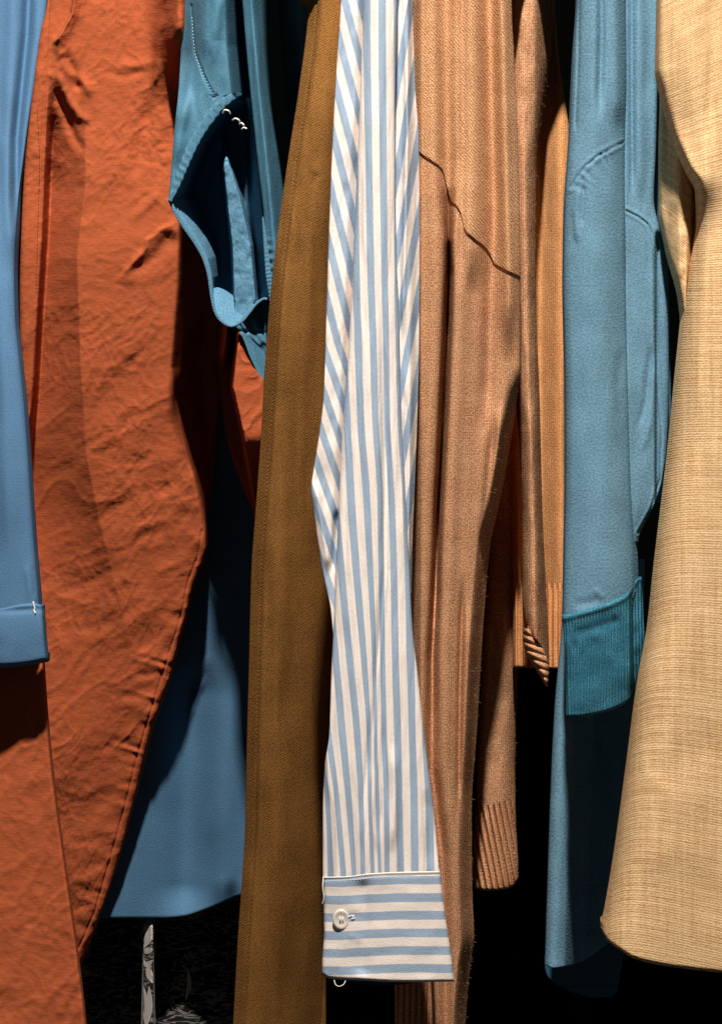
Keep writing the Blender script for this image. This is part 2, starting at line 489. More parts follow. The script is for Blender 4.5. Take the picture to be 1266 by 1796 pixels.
thread("bar_tack", [(x, y, min(float(bc.at(x, y)[0]), float(bc.at(61, 1064)[0])) - .0007) for x, y in ((59, 1055), (60, 1062), (62, 1068), (60, 1069), (63, 1076))], WHITE_TH, t, .00055)

# ------------------------------------------------------------------ rust trousers
t = empty("trousers", 200, UP, .05, "crumpled rust orange cotton trousers with a stitched side seam", "trousers")
SEAM_R = [(340, 400), (352, 860), (354, 930), (348, 975), (330, 1020), (318, 1080), (296, 1150), (270, 1230), (240, 1330), (218, 1420), (190, 1520), (166, 1600), (138, 1665)]
CRS = [(322, 330), (316, 420), (311, 500), (299, 645), (318, 760), (338, 840), (355, 925), (360, 960)]
def d_rust(PX, PY, U, V):
    d = .022 + .098 * np.clip((PY - 450) / 1200, 0, 2) ** 1.3
    # front strip, valley behind it, broad face
    vx = np.interp(PY, [UP, 60, 250, 420, 560, 700, 780], [108, 92, 84, 77, 68, 60, 50])
    rx = np.interp(PY, [UP, 250, 330, 450, 640, 800, 900, 1000, 1100, 1250, 1400], [150, 150, 150, 136, 142, 152, 172, 196, 222, 240, 235])
    fade = smooth(100, 330, PY) * smooth(1420, 820, PY)
    t_ = np.clip((PX - vx) / np.maximum(rx - vx, 1), 0, 1)
    d = d + fade * .036 * (1 - t_) * smooth(-5, 10, PX - vx)
    # cloth turns away past the crease on the right
    xc = np.interp(PY, [UP, 330, 420, 500, 645, 760, 840, 925, 975, 1010], [330, 312, 313, 311, 299, 318, 338, 355, 366, 380])
    d = d - .050 * np.exp(-((PX - 318) / 34) ** 2) * smooth(190, 40, PY)
    ex = np.clip(PX - xc, 0, 84); d = d + .064 * (np.sqrt(ex * ex + 36) - 6) / 78 + .010 * smooth(0, 16, ex)
    # named wrinkles of the upper part
    d = d - .007 * lip(PX, PY, [(140, -60), (128, 25), (104, 66), (92, 80)], 16, .12)
    d = d - .003 * ridge(PX, PY, [(92, 62), (120, 120), (150, 150), (165, 175)], 9, .2)
    d = d - .0025 * ridge(PX, PY, [(96, 120), (122, 178), (140, 205), (165, 215)], 8, .2)
    d = d + .004 * ridge(PX, PY, [(108, 92), (132, 130), (140, 165)], 9, .2)
    d = d + .003 * ridge(PX, PY, [(96, 150), (112, 195), (132, 240), (152, 272)], 8, .2)
    d = d - .003 * ridge(PX, PY, [(290, 20), (278, 60), (276, 120), (268, 160)], 7, .2)
    d = d - .003 * ridge(PX, PY, [(318, -40), (310, 40), (300, 90)], 8, .2)
    d = d - .0012 * ridge(PX, PY, [(200, 112), (240, 116), (282, 104)], 8, .3)
    d = d + .0010 * ridge(PX, PY, [(180, 128), (220, 134), (262, 122)], 7, .3)
    d = d + .0035 * ridge(PX, PY, [(270, 150), (262, 190), (250, 260), (228, 330)], 16, .3)
    d = d - .0034 * lip(PX + 9 * vnoise(PX / 22, PY / 22, 61), PY + 9 * vnoise(PX / 19, PY / 19, 62), [(318, 372), (280, 412), (240, 452), (205, 500)], 24, .3)
    d = d + .003 * ridge(PX, PY, [(312, 405), (270, 450), (225, 488)], 14, .2)
    d = d - .0018 * ridge(PX, PY, [(290, 330), (258, 358), (225, 395)], 9, .3)
    up_ = smooth(520, 400, PY)
    d = d - .0013 * up_ * fbm(*rot(PX, PY, 120, 90, 50), 17, 2) - .0006 * up_ * creases(PX, PY, 130, 80, 36, 18, 5)
    d = d - .0016 * np.exp(-((PX - 265) / 45) ** 2 - ((PY - 255) / 80) ** 2) * fbm(PX / 17, PY / 17, 19, 3)
    # mid wrinkles
    for pts, w_, a_ in (([(262, 598), (205, 640), (160, 655)], 7, .0035), ([(250, 600), (228, 650)], 7, -.003), ([(240, 690), (215, 775)], 8, -.003),
                        ([(330, 700), (255, 735), (238, 770)], 7, .003), ([(345, 850), (270, 860), (215, 885), (190, 935)], 14, -.006),
                        ([(350, 900), (280, 915), (230, 935), (200, 960)], 9, .005), ([(345, 885), (310, 920), (300, 950)], 7, -.004),
                        ([(340, 960), (310, 990), (250, 1010)], 9, .0035), ([(230, 980), (180, 1010), (110, 1040), (90, 1062)], 9, -.005),
                        ([(260, 985), (200, 1030), (150, 1060), (120, 1080)], 8, .004), ([(210, 1075), (170, 1100), (120, 1110)], 8, -.005),
                        ([(300, 1060), (240, 1080), (190, 1120)], 10, .004), ([(290, 1175), (255, 1185), (225, 1180)], 6, -.005),
                        ([(280, 1215), (235, 1235), (190, 1240)], 8, .004), ([(255, 1290), (210, 1300), (150, 1330)], 8, -.004),
                        ([(235, 1355), (190, 1375), (130, 1400)], 8, .0035), ([(205, 1465), (160, 1475), (110, 1480)], 7, -.004),
                        ([(190, 1520), (150, 1545), (120, 1545)], 8, .004), ([(170, 1585), (140, 1590), (110, 1600)], 7, -.005)):
        d = d - .20 * a_ * ridge(PX, PY, pts, w_ * 1.15, .35)
    low = smooth(480, 800, PY)
    msk = smooth(-.25, .35, fbm(PX / 120, PY / 150, 78, 2))
    d = d - (.0004 + .0009 * low) * creases(PX, PY, 138, 150, 60, 11, 2.6) - (.0012 + .0012 * low) * fbm(*rot(PX, PY, 128, 170, 75), 13, 2)
    d = d - .0005 * msk * fbm(*rot(PX, PY, 118, 34, 17), 23, 3) - .0006 * msk * creases(PX, PY, 122, 60, 24, 21, 4) - .0004 * creases(PX, PY, 75, 50, 22, 25, 5) * msk - .0003 * creases(PX, PY, 165, 44, 16, 31, 3) * (.4 + .6 * smooth(-.2, .3, fbm(PX / 70, PY / 70, 77, 2)))
    d = d - .00025 * fbm(PX / 9, PY / 9, 41, 3)
    # seam groove and the puckers drawn in along it
    sd, st, ss = seg_dist(PX, PY, SEAM_R[2:])
    d = d + .0011 * np.exp(-(sd / 2.2) ** 2) * (PY > 900)
    d = d + .0022 * np.sin(st * 110 + 7 * vnoise(st * 24, st * 0, 6)) * (.4 + .8 * np.abs(vnoise(st * 31, st * 0, 8))) * np.exp(-(sd / 24)) * .45 * np.where(ss < 0, 1, .35) * (PY > 1050) * smooth(0.03, .1, st)
    sl = np.interp(PY, [UP, 60, 180, 280, 400, 520, 640], [108, 84, 78, 72, 70, 66, 60])
    d = d + .0012 * np.exp(-((PX - sl) / 2.0) ** 2) * (PY < 420)
    return d
leg = Panel("leg", t, RUST, [(UP, 104), (0, 84), (60, 71), (180, 56), (280, 45), (400, 38), (520, 35), (640, 37), (700, 43), (800, 47), (950, 50), (1200, 60), (1796, 105)],
            [(UP, 352), (0, 350), (340, 372), (520, 392), (600, 391), (690, 387), (760, 379), (850, 368), (905, 361), (960, 361), (1000, 350), (1030, 338), (1080, 326), (1150, 307), (1180, 300), (1290, 262), (1400, 236), (1530, 201), (1630, 166), (1700, 138), (1760, 118), (1796, 108)],
            UP, 1796, d_rust, res=1.9, r=.004, back=.024, close=False, tuck=.0)
stitches("stitching", leg, [(66, 190), (70, 290), (67, 400), (64, 520)], RUST_TH, leg.obj, 4, 2.4)
def d_(PX, PY, U, V):
    d = -.004 + .006 * smooth(1150, 1800, PY) - .004 * smooth(40, 120, PX - (PY - 1165) * .1)
    d = d - .0012 * creases(PX, PY, 120, 130, 50, 71, 3) - .0003 * creases(PX, PY, 30, 40, 20, 81, 3) - .0006 * fbm(PX / 40, PY / 40, 83, 3)
    d = d - .0012 * ridge(PX, PY, [(150, 1700), (125, 1735), (100, 1790)], 9, .2)
    d = d + .016 * smooth(60, -20, PX - (1250 - PY) * .0) * smooth(1460, 1180, PY + PX * 2.2)
    return d - .0002 * fbm(PX / 9, PY / 9, 42, 3)
leg2 = Panel("leg", t, RUST, [(1000, -110), (1900, -110)], [(1000, 66), (1165, 76), (1240, 81), (1350, 91), (1500, 111), (1640, 131), (1796, 150), (1900, 158)], 1010, 1900, d_, r=.003, back=.022, close=False)
def d_(PX, PY, U, V):
    d = .070 - .085 * ridge(PX, PY, [(402, 480), (398, 590), (388, 660)], 10, .25) * smooth(680, 600, PY)
    d = d - .119 * smooth(0, 10, PX - np.interp(PY, [480, 600, 680, 760, 880, 940], [414, 408, 400, 418, 438, 450])) * smooth(960, 760, PY)
    return d - .0015 * creases(PX, PY, 110, 60, 30, 91, 3)
Panel("seat", t, RUST, [(440, 378), (600, 381), (700, 388), (780, 400), (880, 436), (940, 458)], [(440, 420), (578, 422), (630, 445), (680, 468), (710, 476), (940, 472)], [(0, 560), (1, 585)], 935, d_, res=1.5, r=.003, back=.006, close=False, tuck=.02)

# ------------------------------------------------------------------ blue sleeveless dress
t = empty("sleeveless_dress", 420, UP, .0, "sleeveless blue satin dress with open stitched armhole between rust and brown trousers", "dress")
AT = [(410, 168), (388, 184), (366, 210), (347, 238), (333, 266), (321, 296), (308, 330), (298, 352)]
AL = [(297, 350), (308, 372), (325, 398), (346, 428), (360, 455), (368, 485), (372, 520), (377, 545), (388, 563), (406, 572), (424, 564), (438, 548), (452, 531), (464, 524), (477, 526)]
def d_(PX, PY, U, V):
    d = -.055 + .0 * PX
    d = d - .007 * ridge(PX, PY, [(392, -300), (384, 0), (372, 70), (378, 120), (388, 175)], 17, .35)
    d = d + .080 * smooth(0, 34, PX - np.interp(PY, [UP, 0, 80, 165], [404, 394, 396, 404]))
    d = d - .003 * ridge(PX, PY, [(338, 95), (322, 200), (308, 300)], 10, .2)
    d = d + .034 * smooth(48, 0, PX - 318 + PY * .05) * smooth(210, 90, PY)
    sd, st, ss = seg_dist(PX, PY, [(336, 10), (341, 90), (356, 130), (376, 170)])
    d = d + .0016 * np.exp(-(sd / 2.2) ** 2)
    return d + .0012 * fbm(PX / 26, PY / 60, 5, 3)
s1 = Panel("side_panel", t, SATIN, [(UP, 280), (-70, 288), (-20, 305), (0, 318), (60, 318), (150, 314), (220, 307), (280, 302), (340, 297), (354, 296)],  # left edge flares out of view, added to shade the armhole inside
           [(UP, 470), (0, 446), (90, 450), (150, 452), (164, 446), (169, 415), (174, 404), (190, 382), (225, 356), (260, 338), (300, 322), (335, 309), (354, 299)], UP, 353, d_, res=1.6, r=.002, back=.004, close=False, tuck=.02)
stitches("stitching", s1, [(337, 30), (342, 90), (357, 130), (376, 168)], BLUE_TH, s1.obj, 4.2, 1.6, .0003)
def d_(PX, PY, U, V):
    x0 = np.interp(PY, [UP, 0, 167, 300, 434, 560], [395, 425, 440, 454, 467, 476])
    e = PX - x0
    d = -.058 - .006 * np.exp(-((e - 16) / 10) ** 2) + .10 * smooth(14, 70, e)
    d = d + .005 * np.sin(e / 9 + PY / 400) * smooth(25, 40, e) + .0014 * fbm(PX / 14, PY / 90, 6, 3)
    return d + .0008 * np.sin(PY / 2.6) * smooth(395, 450, PY) * np.exp(-(np.maximum(e - 2, 0) / 9) ** 2)
s2 = Panel("front_panel", t, SATIN, [(UP, 395), (0, 425), (83, 432), (167, 440), (234, 447), (300, 454), (367, 462), (434, 467), (518, 474), (560, 477)],
           [(UP, 565), (0, 548), (300, 520), (560, 486)], UP, 575, d_, res=1.6, r=.002, back=.004, close=False, tuck=.02)
def d_in(PX, PY, U, V):
    e, _, _ = seg_dist(PX, PY, AT[::-1][:1] and (AT[::-1] + [])[::-1])
    e2, _, _ = seg_dist(PX, PY, AL)
    lo = smooth(352, 372, PY)
    d = -.05 + .075 * smooth(0, 62, e) * 1.0
    _, t2, _ = seg_dist(PX, PY, AL)
    d2 = -.052 + .075 * smooth(0, np.interp(t2, [0, .1, .35, .5, .62, 1], [60, 52, 30, 14, 4, 4]), e2)
    d = np.where(PY < 352, np.maximum(d, -.02), d2)
    d = np.where(PY < 352, .022 - .067 * smooth(34, 6, e), d)
    d = np.where((PY >= 335) & (PY < 352), d + (d2 - d) * smooth(335, 352, PY), d)
    # rolled fold of the far side that catches the light
    cx = np.interp(PY, [200, 290, 350, 430, 530], [394, 398, 410, 424, 430])
    hw = np.interp(PY, [200, 270, 300, 350, 430, 530], [0, 2, 8, 13, 17, 20])
    f = smooth(hw + 6, hw - 2, np.abs(PX - cx))
    d = d - .066 * f * smooth(225, 290, PY)
    d = np.minimum(d, .022)
    wr = np.interp(PY, [150, 300, 434, 530], [446, 458, 470, 478])
    d = np.where(PX > wr - 26, np.minimum(d, .022 - .07 * smooth(26, 4, wr - PX)), d)
    return np.clip(d, -.050, .022) + .0012 * fbm(PX / 12, PY / 20, 8, 3)
Panel("lining", t, SATIN_IN, [(150, 404), (190, 384), (225, 356), (260, 337), (300, 321), (335, 308), (352, 299), (372, 308), (398, 325), (428, 346), (455, 360), (485, 368), (520, 372), (545, 377), (563, 388), (573, 403)],
      [(150, 446), (300, 457), (434, 469), (518, 476), (526, 472), (531, 452), (548, 438), (564, 424), (573, 409)], 172, 572, d_in, res=1.5, r=0, back=.002, close=False, wl=False, wr=False, hem=0)
def d_(PX, PY, U, V): return -.030 - .024 * V ** .8 + .0010 * fbm(PX / 20, PY / 20, 19, 2)
Panel("lining", t, SATIN_IN, [(495, 372), (520, 373), (545, 378), (563, 389), (573, 403)], [(495, 446), (531, 446), (540, 443), (548, 438), (564, 424), (573, 410)],
      [(0, 506), (.12, 504), (.28, 508), (.7, 530), (1, 545)], 572, d_, res=1.3, r=0, back=.002, close=False, wl=False, wr=False, hem=0)
ribbon("armhole_binding", [(x, y, -.0562) for x, y in AT], SATIN, t, [13, 18, 18, 17, 14, 8], .0008, .0005, 15, 1.0, 1.6)
ribbon("armhole_binding", [(x, y, -.0545) for x, y in AL], SATIN_IN, t, [5, 9, 10, 9, 7, 5, 4, 4, 5], .0006, .00010, 5, 1.0, .6)
ribbon("armhole_binding", [(477, 528, -.060), (472, 490, -.061), (467, 440, -.0605), (461, 380, -.060)], SATIN, t, [8, 10, 7, 3], .0005, .00015, 7, 1.0)
def d_(PX, PY, U, V):
    x0 = np.interp(PY, [520, 578, 630, 680, 760], [400, 417, 440, 463, 496]); e = PX - x0
    return -.057 + .022 * smooth(5, 30, e) + .003 * np.sin(e / 7) + .002 * ridge(PX, PY, [(405, 580), (490, 584)], 2.5, 0) + .008 * smooth(560, 700, PY)
Panel("side_panel", t, SATIN, [(520, 404), (573, 412), (578, 417), (630, 440), (680, 463), (740, 486)], [(520, 488), (740, 492)], [(0, 575), (.25, 562), (.5, 546), (.75, 531), (1, 526)], 735, d_, r=.0015, back=.003, close=False)
for pts in ([(391, 199), (395, 193), (400, 194), (404, 200)], [(408, 211), (413, 208), (418, 210), (421, 214)], [(420, 218), (424, 216), (428, 220)], [(424, 227), (428, 224), (433, 226)]):
    thread("loose_stitch", [(x, y, -.0600 - .002 * (i in (1, 2))) for i, (x, y) in enumerate(pts)], WHITE_TH, t, .0006, 1.0)
def d_(PX, PY, U, V):
    d = .094 + .040 * np.clip((PY - 1000) / 600, 0, 1.3) + .006 * np.sin((PX - 250) / 95) - .004 * smooth(300, 180, PX) + .012 * smooth(1100, 800, PY)
    d = d + .012 * ridge(PX, PY, [(340, 1150), (330, 1350), (322, 1620)], 34, .15) - .006 * ridge(PX, PY, [(400, 1000), (395, 1300), (400, 1600)], 30, .1)
    d = d - .002 * ridge(PX, PY, [(362, 1180), (340, 1235), (330, 1270)], 6, .3) + .0015 * ridge(PX, PY, [(352, 1180), (332, 1225)], 5, .3)
    d = d + .002 * np.sin(PX / 7) * smooth(370, 400, PX) * smooth(1530, 1580, PY)
    return d + .0012 * fbm(PX / 60, PY / 120, 12, 2)
sk = Panel("skirt_panel", t, SKIRT, [(300, 60), (1700, 60)], [(300, 560), (1700, 560)], 420, [(0, 1600), (.2, 1609), (.45, 1609), (.52, 1606), (.60, 1594), (.70, 1574), (.76, 1562), (1, 1540)], d_, res=3, r=.003, back=.004, close=False, hem=.002)

# ------------------------------------------------------------------ brown trousers
t = empty("trousers", 520, UP, -.09, "brown twill trouser leg hanging between the blue dress and striped shirt", "trousers")
bl = [(-640, 455), (UP, 458), (-250, 460), (-120, 468), (-60, 482), (-20, 530), (0, 541), (150, 525), (260, 508), (400, 488), (520, 474), (650, 464), (760, 458), (900, 448), (1000, 441), (1150, 437), (1300, 433), (1450, 430), (1550, 424), (1650, 417), (1796, 409), (1900, 404)]  # unseen flare and extra height at the top added to shadow the dress front
BL = pchip(bl)
def d_(PX, PY, U, V):
    e = PX - BL(PY)
    d = -.116 + .120 * np.clip((PY - 200) / 1600, 0, 2) ** 1.4
    wv = 150 + 0 * PY
    t_ = np.clip((e - 45) / 110, -1, 1)
    d = d + .020 * np.abs(t_) ** 1.7 * (t_ > 0) * 1.9 + .012 * smooth(26, 0, e)
    d = d - .004 * ridge(PX, PY, [(500, 300), (490, 700), (488, 1100), (490, 1800)], 22, .2)
    d = d + .0011 * np.exp(-((e - 15 - 3 * smooth(0, 500, PY)) / 2.2) ** 2)
    d = d - .0005 * ridge(PX, PY, [(536, 250), (545, 290), (556, 312)], 6, .3) + .0004 * ridge(PX, PY, [(545, 330), (560, 300)], 5, .3)
    return d + .0022 * fbm(PX / 34, PY / 240, 14, 2)
br = Panel("leg", t, BROWN, bl, [(UP, 640), (0, 620), (200, 600), (400, 588), (700, 586), (900, 592), (1100, 585), (1300, 575), (1500, 570), (1796, 572), (1900, 572)], -640, 1900, d_, res=2.2, r=.004, back=.05)
stitches("stitching", br, [(BL(y) + 14 + 3 * min(max(y / 500, 0), 1), y) for y in (-60, 60, 180, 300, 420, 540, 700, 900, 1100, 1300)], BROWN_TH, br.obj, 5, 2.2, .00026)
stitches("stitching", br, [(BL(y) + 20, y) for y in (1560, 1640, 1720, 1810)], BROWN_TH, br.obj, 5, 2.2, .0002)

# ------------------------------------------------------------------ striped shirt
t = empty("shirt", 660, UP, -.11, "blue and white striped cotton shirt sleeve with buttoned cuff", "shirt")
# stripe tracks of the middle pleat: blue stripe centres at several heights
TR = {UP: [508, 535, 562, 589, 616, 643, 670, 697, 724, 751, 778], 10: [508, 535, 562, 589, 616, 643, 670, 697, 724, 751, 778],
      300: [513, 540, 567, 594, 622, 647, 672, 698, 724, 750, 776], 500: [520, 546, 572, 598, 625, 651, 675, 697, 722, 748, 774],
      600: [524, 550, 576, 602, 628, 655, 677, 699, 724, 750, 776], 733: [528, 554, 582, 609, 632, 659, 678, 703, 728, 752, 776],
      867: [531, 558, 587, 615, 643, 667, 685, 712, 738, 764, 790]}
# further down the same stripes run on, the pleat opening to show one more on each side
TR.update({1000: [None, 547, 573, 598, 625, 650, 668, 690, 716, 744, 770], 1167: [540, 565, 590, 614, 640, 657, 670, 693, 720, 748, 776],
           1286: [556, 575, 600, 627, 648, 658, 672, 697, 723, 746, 772], 1400: [574, 590, 611, 634, 649, 661, 677, 699, 726, 752, 779],
           1528: [580, 602, 621, 636, 654, 666, 677, 702, 727, 755, 782]})
lo_keys = (1000, 1167, 1286, 1400, 1528)
for y in TR:
    if y not in lo_keys: TR[y] = [TR[y][0] - 27] + TR[y][:-1]
TRF = [pchip([(y, TR[y][k]) for y in TR if y not in lo_keys] + [(y, TR[y][k] if TR[y][k] else TR[y][k + 1] - 27) for y in lo_keys]) for k in range(11)]
def uv_mid(PX, PY, U, V):
    pos = np.stack([f(PY) for f in TRF], -1)
    s_ = np.zeros(PX.shape)
    for k in range(10):
        a, b = pos[..., k], pos[..., k + 1]
        m = (PX >= a) & (PX < b) if 0 < k < 9 else ((PX < b) if k == 0 else (PX >= a))
        s_ = np.where(m, k + (PX - a) / (b - a), s_)
    return s_, -PY * S
PL = [(UP, 640), (0, 637), (150, 632), (300, 626), (480, 618), (600, 612), (760, 600), (900, 594), (1000, 589), (1100, 585), (1180, 581), (1290, 577), (1340, 570), (1430, 566), (1535, 566)]
PR = [(UP, 700), (0, 697), (200, 693), (400, 694), (560, 700), (700, 703), (850, 710), (1000, 718), (1100, 723), (1180, 732), (1300, 745), (1420, 760), (1535, 771)]
def d_(PX, PY, U, V):
    d = -.142 + .006 * (2 * U - 1) ** 2
    d = d + .0045 * ridge(PX, PY, [(668, 500), (676, 800), (676, 1000), (660, 1200), (652, 1300), (640, 1440), (634, 1530)], 7, .2)
    d = d - .0016 * ridge(PX, PY, [(654, 1180), (652, 1290), (645, 1380), (632, 1500)], 4, .2)
    d = d - .0014 * ridge(PX, PY, [(650, 1330), (652, 1430), (662, 1500)], 5, .25)
    d = d + .0014 * ridge(PX, PY, [(670, 1240), (676, 1380), (664, 1480)], 6, .25)
    d = d - .0025 * ridge(PX, PY, [(690, 1300), (692, 1400), (686, 1500)], 8, .25)
    d = d + .0016 * ridge(PX, PY, [(745, 1380), (752, 1450), (752, 1530)], 9, .25)
    d = d + .0016 * np.sin(PX / 7.5 + 1.0) * smooth(1340, 1525, PY)
    d = d - .002 * ridge(PX, PY, [(582, 1180), (574, 1320), (580, 1420)], 4, .2)
    return d + .0012 * fbm(PX / 16, PY / 130, 22, 3)
mid = Panel("sleeve", t, STRIPE, PL, PR, UP, [(0, 1540), (.3, 1541), (.6, 1536), (1, 1533)], d_, res=1.4, r=.0025, back=.018, uvfun=uv_mid, hem=0)
def uv_l(PX, PY, U, V):
    xs = PX - np.interp(PY, [UP, 0, 250, 600, 850, 1100], [-90, 0, 66, 153, 240, 330])
    return (xs - 604) / 27.5, -PY * S
OL = [(UP, 610), (0, 598), (120, 590), (250, 583), (400, 577), (560, 572), (700, 567), (760, 560), (830, 549), (853, 546), (900, 551), (960, 559), (1000, 565), (1065, 579), (1100, 583), (1130, 586)]
def d_(PX, PY, U, V):
    d = -.128 + .010 * smooth(.55, 1.0, U) + .004 * U
    d = d - .004 * ridge(PX, PY, [(552, 840), (566, 930), (580, 1010)], 7, .2) + .003 * ridge(PX, PY, [(590, 890), (586, 960), (582, 1010)], 5, .2)
    return d + .002 * fbm(PX / 24, PY / 90, 24, 3)
pl_ = Panel("sleeve_pleat", t, STRIPE, OL, [(UP, 652), (0, 648), (300, 637), (600, 622), (900, 604), (1000, 598), (1130, 592)], UP, 1128, d_, res=1.6, r=.002, back=.014, uvfun=uv_l, close=False)
def uv_r(PX, PY, U, V):
    xs = PX + np.interp(PY, [UP, 0, 300, 600, 900, 1050], [-50, 0, 52, 112, 170, 200])
    return (xs - 722) / 27.0, -PY * S
OR = [(UP, 724), (0, 724), (150, 728), (240, 734), (400, 736), (600, 735), (750, 731), (850, 727), (950, 723), (1040, 721)]
def d_(PX, PY, U, V):
    d = -.122 + .008 * (1 - U) - .004 * ridge(PX, PY, [(716, -200), (716, 100), (710, 400), (706, 600)], 5, .1) + .012 * smooth(.6, 1, U)
    return d + .0015 * fbm(PX / 16, PY / 90, 25, 3)
Panel("sleeve_pleat", t, STRIPE, [(UP, 684), (400, 682), (850, 700), (1040, 709)], OR, UP, 1040, d_, res=1.6, r=.002, back=.010, uvfun=uv_r, close=False)
# cuff
CT = pchip([(566, 1538), (600, 1537), (640, 1533), (680, 1531), (730, 1530), (772, 1529)])
def uv_c(PX, PY, U, V):
    base = np.interp(PX, [566, 600, 640, 700, 740, 800], [1547.5, 1548, 1545.5, 1543, 1543, 1544])
    return (PY - base) / 31.0 + 0.02 * fbm(PX / 30, PY / 40, 33, 2), PX * S
def d_(PX, PY, U, V):
    d = -.1515 + .010 * (2 * U - 1.0) ** 2 + .0007 * np.exp(-((PY - CT(PX) - 5) / 2.2) ** 2)
    d = d + .0016 * ridge(PX, PY, [(636, 1540), (640, 1620), (634, 1715)], 12, .1) - .0004 * ridge(PX, PY, [(606, 1640), (640, 1650)], 7, .3)
    d = d + .0005 * np.exp(-(((PX - 616) / 12) ** 2 + ((PY - 1606) / 8) ** 2))
    return d + .0005 * fbm(PX / 40, PY / 40, 27, 2)
cf = Panel("cuff", t, STRIPE, [(1520, 566), (1600, 568), (1640, 568), (1690, 565), (1705, 565), (1725, 569)], [(1520, 771), (1531, 772), (1600, 780), (1660, 789), (1725, 797)],
           [(0, 1538), (.2, 1537), (.4, 1532), (.7, 1529), (1, 1528)], [(0, 1708), (.05, 1714), (.3, 1718), (.6, 1721), (1, 1720)], d_, res=1.5, r=.0025, back=.018, uvfun=uv_c, hem=.0026, hem_r=.0015, top_r=.0007)
stitches("stitching", cf, [(578, 1545), (620, 1543), (660, 1539), (710, 1537), (768, 1536)], WHITE_TH, cf.obj, 3.4, 2.2, .00022)
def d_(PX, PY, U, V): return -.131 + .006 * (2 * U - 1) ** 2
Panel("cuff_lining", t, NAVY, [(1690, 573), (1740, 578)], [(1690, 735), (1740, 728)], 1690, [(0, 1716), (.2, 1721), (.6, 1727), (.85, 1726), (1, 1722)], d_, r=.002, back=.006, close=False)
thread("loose_thread", [(586, 1719, -.150), (588, 1726, -.152), (594, 1730, -.153), (602, 1727, -.152), (606, 1720, -.150)], WHITE_TH, t, .00022)
thread("loose_thread", [(567, 1538, -.148), (566, 1556, -.151), (568, 1575, -.1515), (565, 1586, -.151)], WHITE_TH, t, .0003)
thread("buttonhole_thread", [(x, y, float(cf.at(x, y)[0]) - .0004) for x, y in ((611, 1609), (617, 1606), (622, 1611), (616, 1612), (621, 1605))], WHITE_TH, t, .00035, 1.0)
def button():
    # pearl shirt button: rolled rim, dished centre with four holes
    R = 14.5 * S; px, py = 598.5, 1612.5; d0 = float(cf.at(px, py)[0]) - .0004
    prof = [(0, .0002), (.12, .0002), (.3, .0003), (.5, .0004), (.62, .0006), (.75, .0009), (.9, .0008), (.98, .0004), (1, .0), (.96, -.0003), (.6, -.0005), (0, -.0005)]
    n = 40; V = []; F = []
    c = np.array(world_pos(px, py, d0))
    for k, (r, h) in enumerate(prof):
        for i in range(n):
            a = 2 * math.pi * i / n
            V.append((c[0] + R * .97 * r * math.cos(a), c[1] - h - .0006 * math.cos(a) * r, c[2] + R * 1.1 * r * math.sin(a)))
    for k in range(len(prof) - 1):
        for i in range(n):
            j = (i + 1) % n; F.append((k * n + i, k * n + j, (k + 1) * n + j, (k + 1) * n + i))
    me = bpy.data.meshes.new("button"); me.from_pydata(V, [], F); me.update()
    me.polygons.foreach_set("use_smooth", np.ones(len(F), bool)); me.materials.append(PEARL)
    o = link("button", me, t)
    for sx in (-1, 1):
        pts = [(px + sx * 2.2 - .6, py - 3.6, d0 - .0004), (px + sx * 2.2, py - 1.5, d0 - .0012), (px + sx * 2.2, py + 1.5, d0 - .0012), (px + sx * 2.2 + .6, py + 3.8, d0 - .0004)]
        thread("thread", pts, WHITE_TH, o, .00045, 1.0)
button()

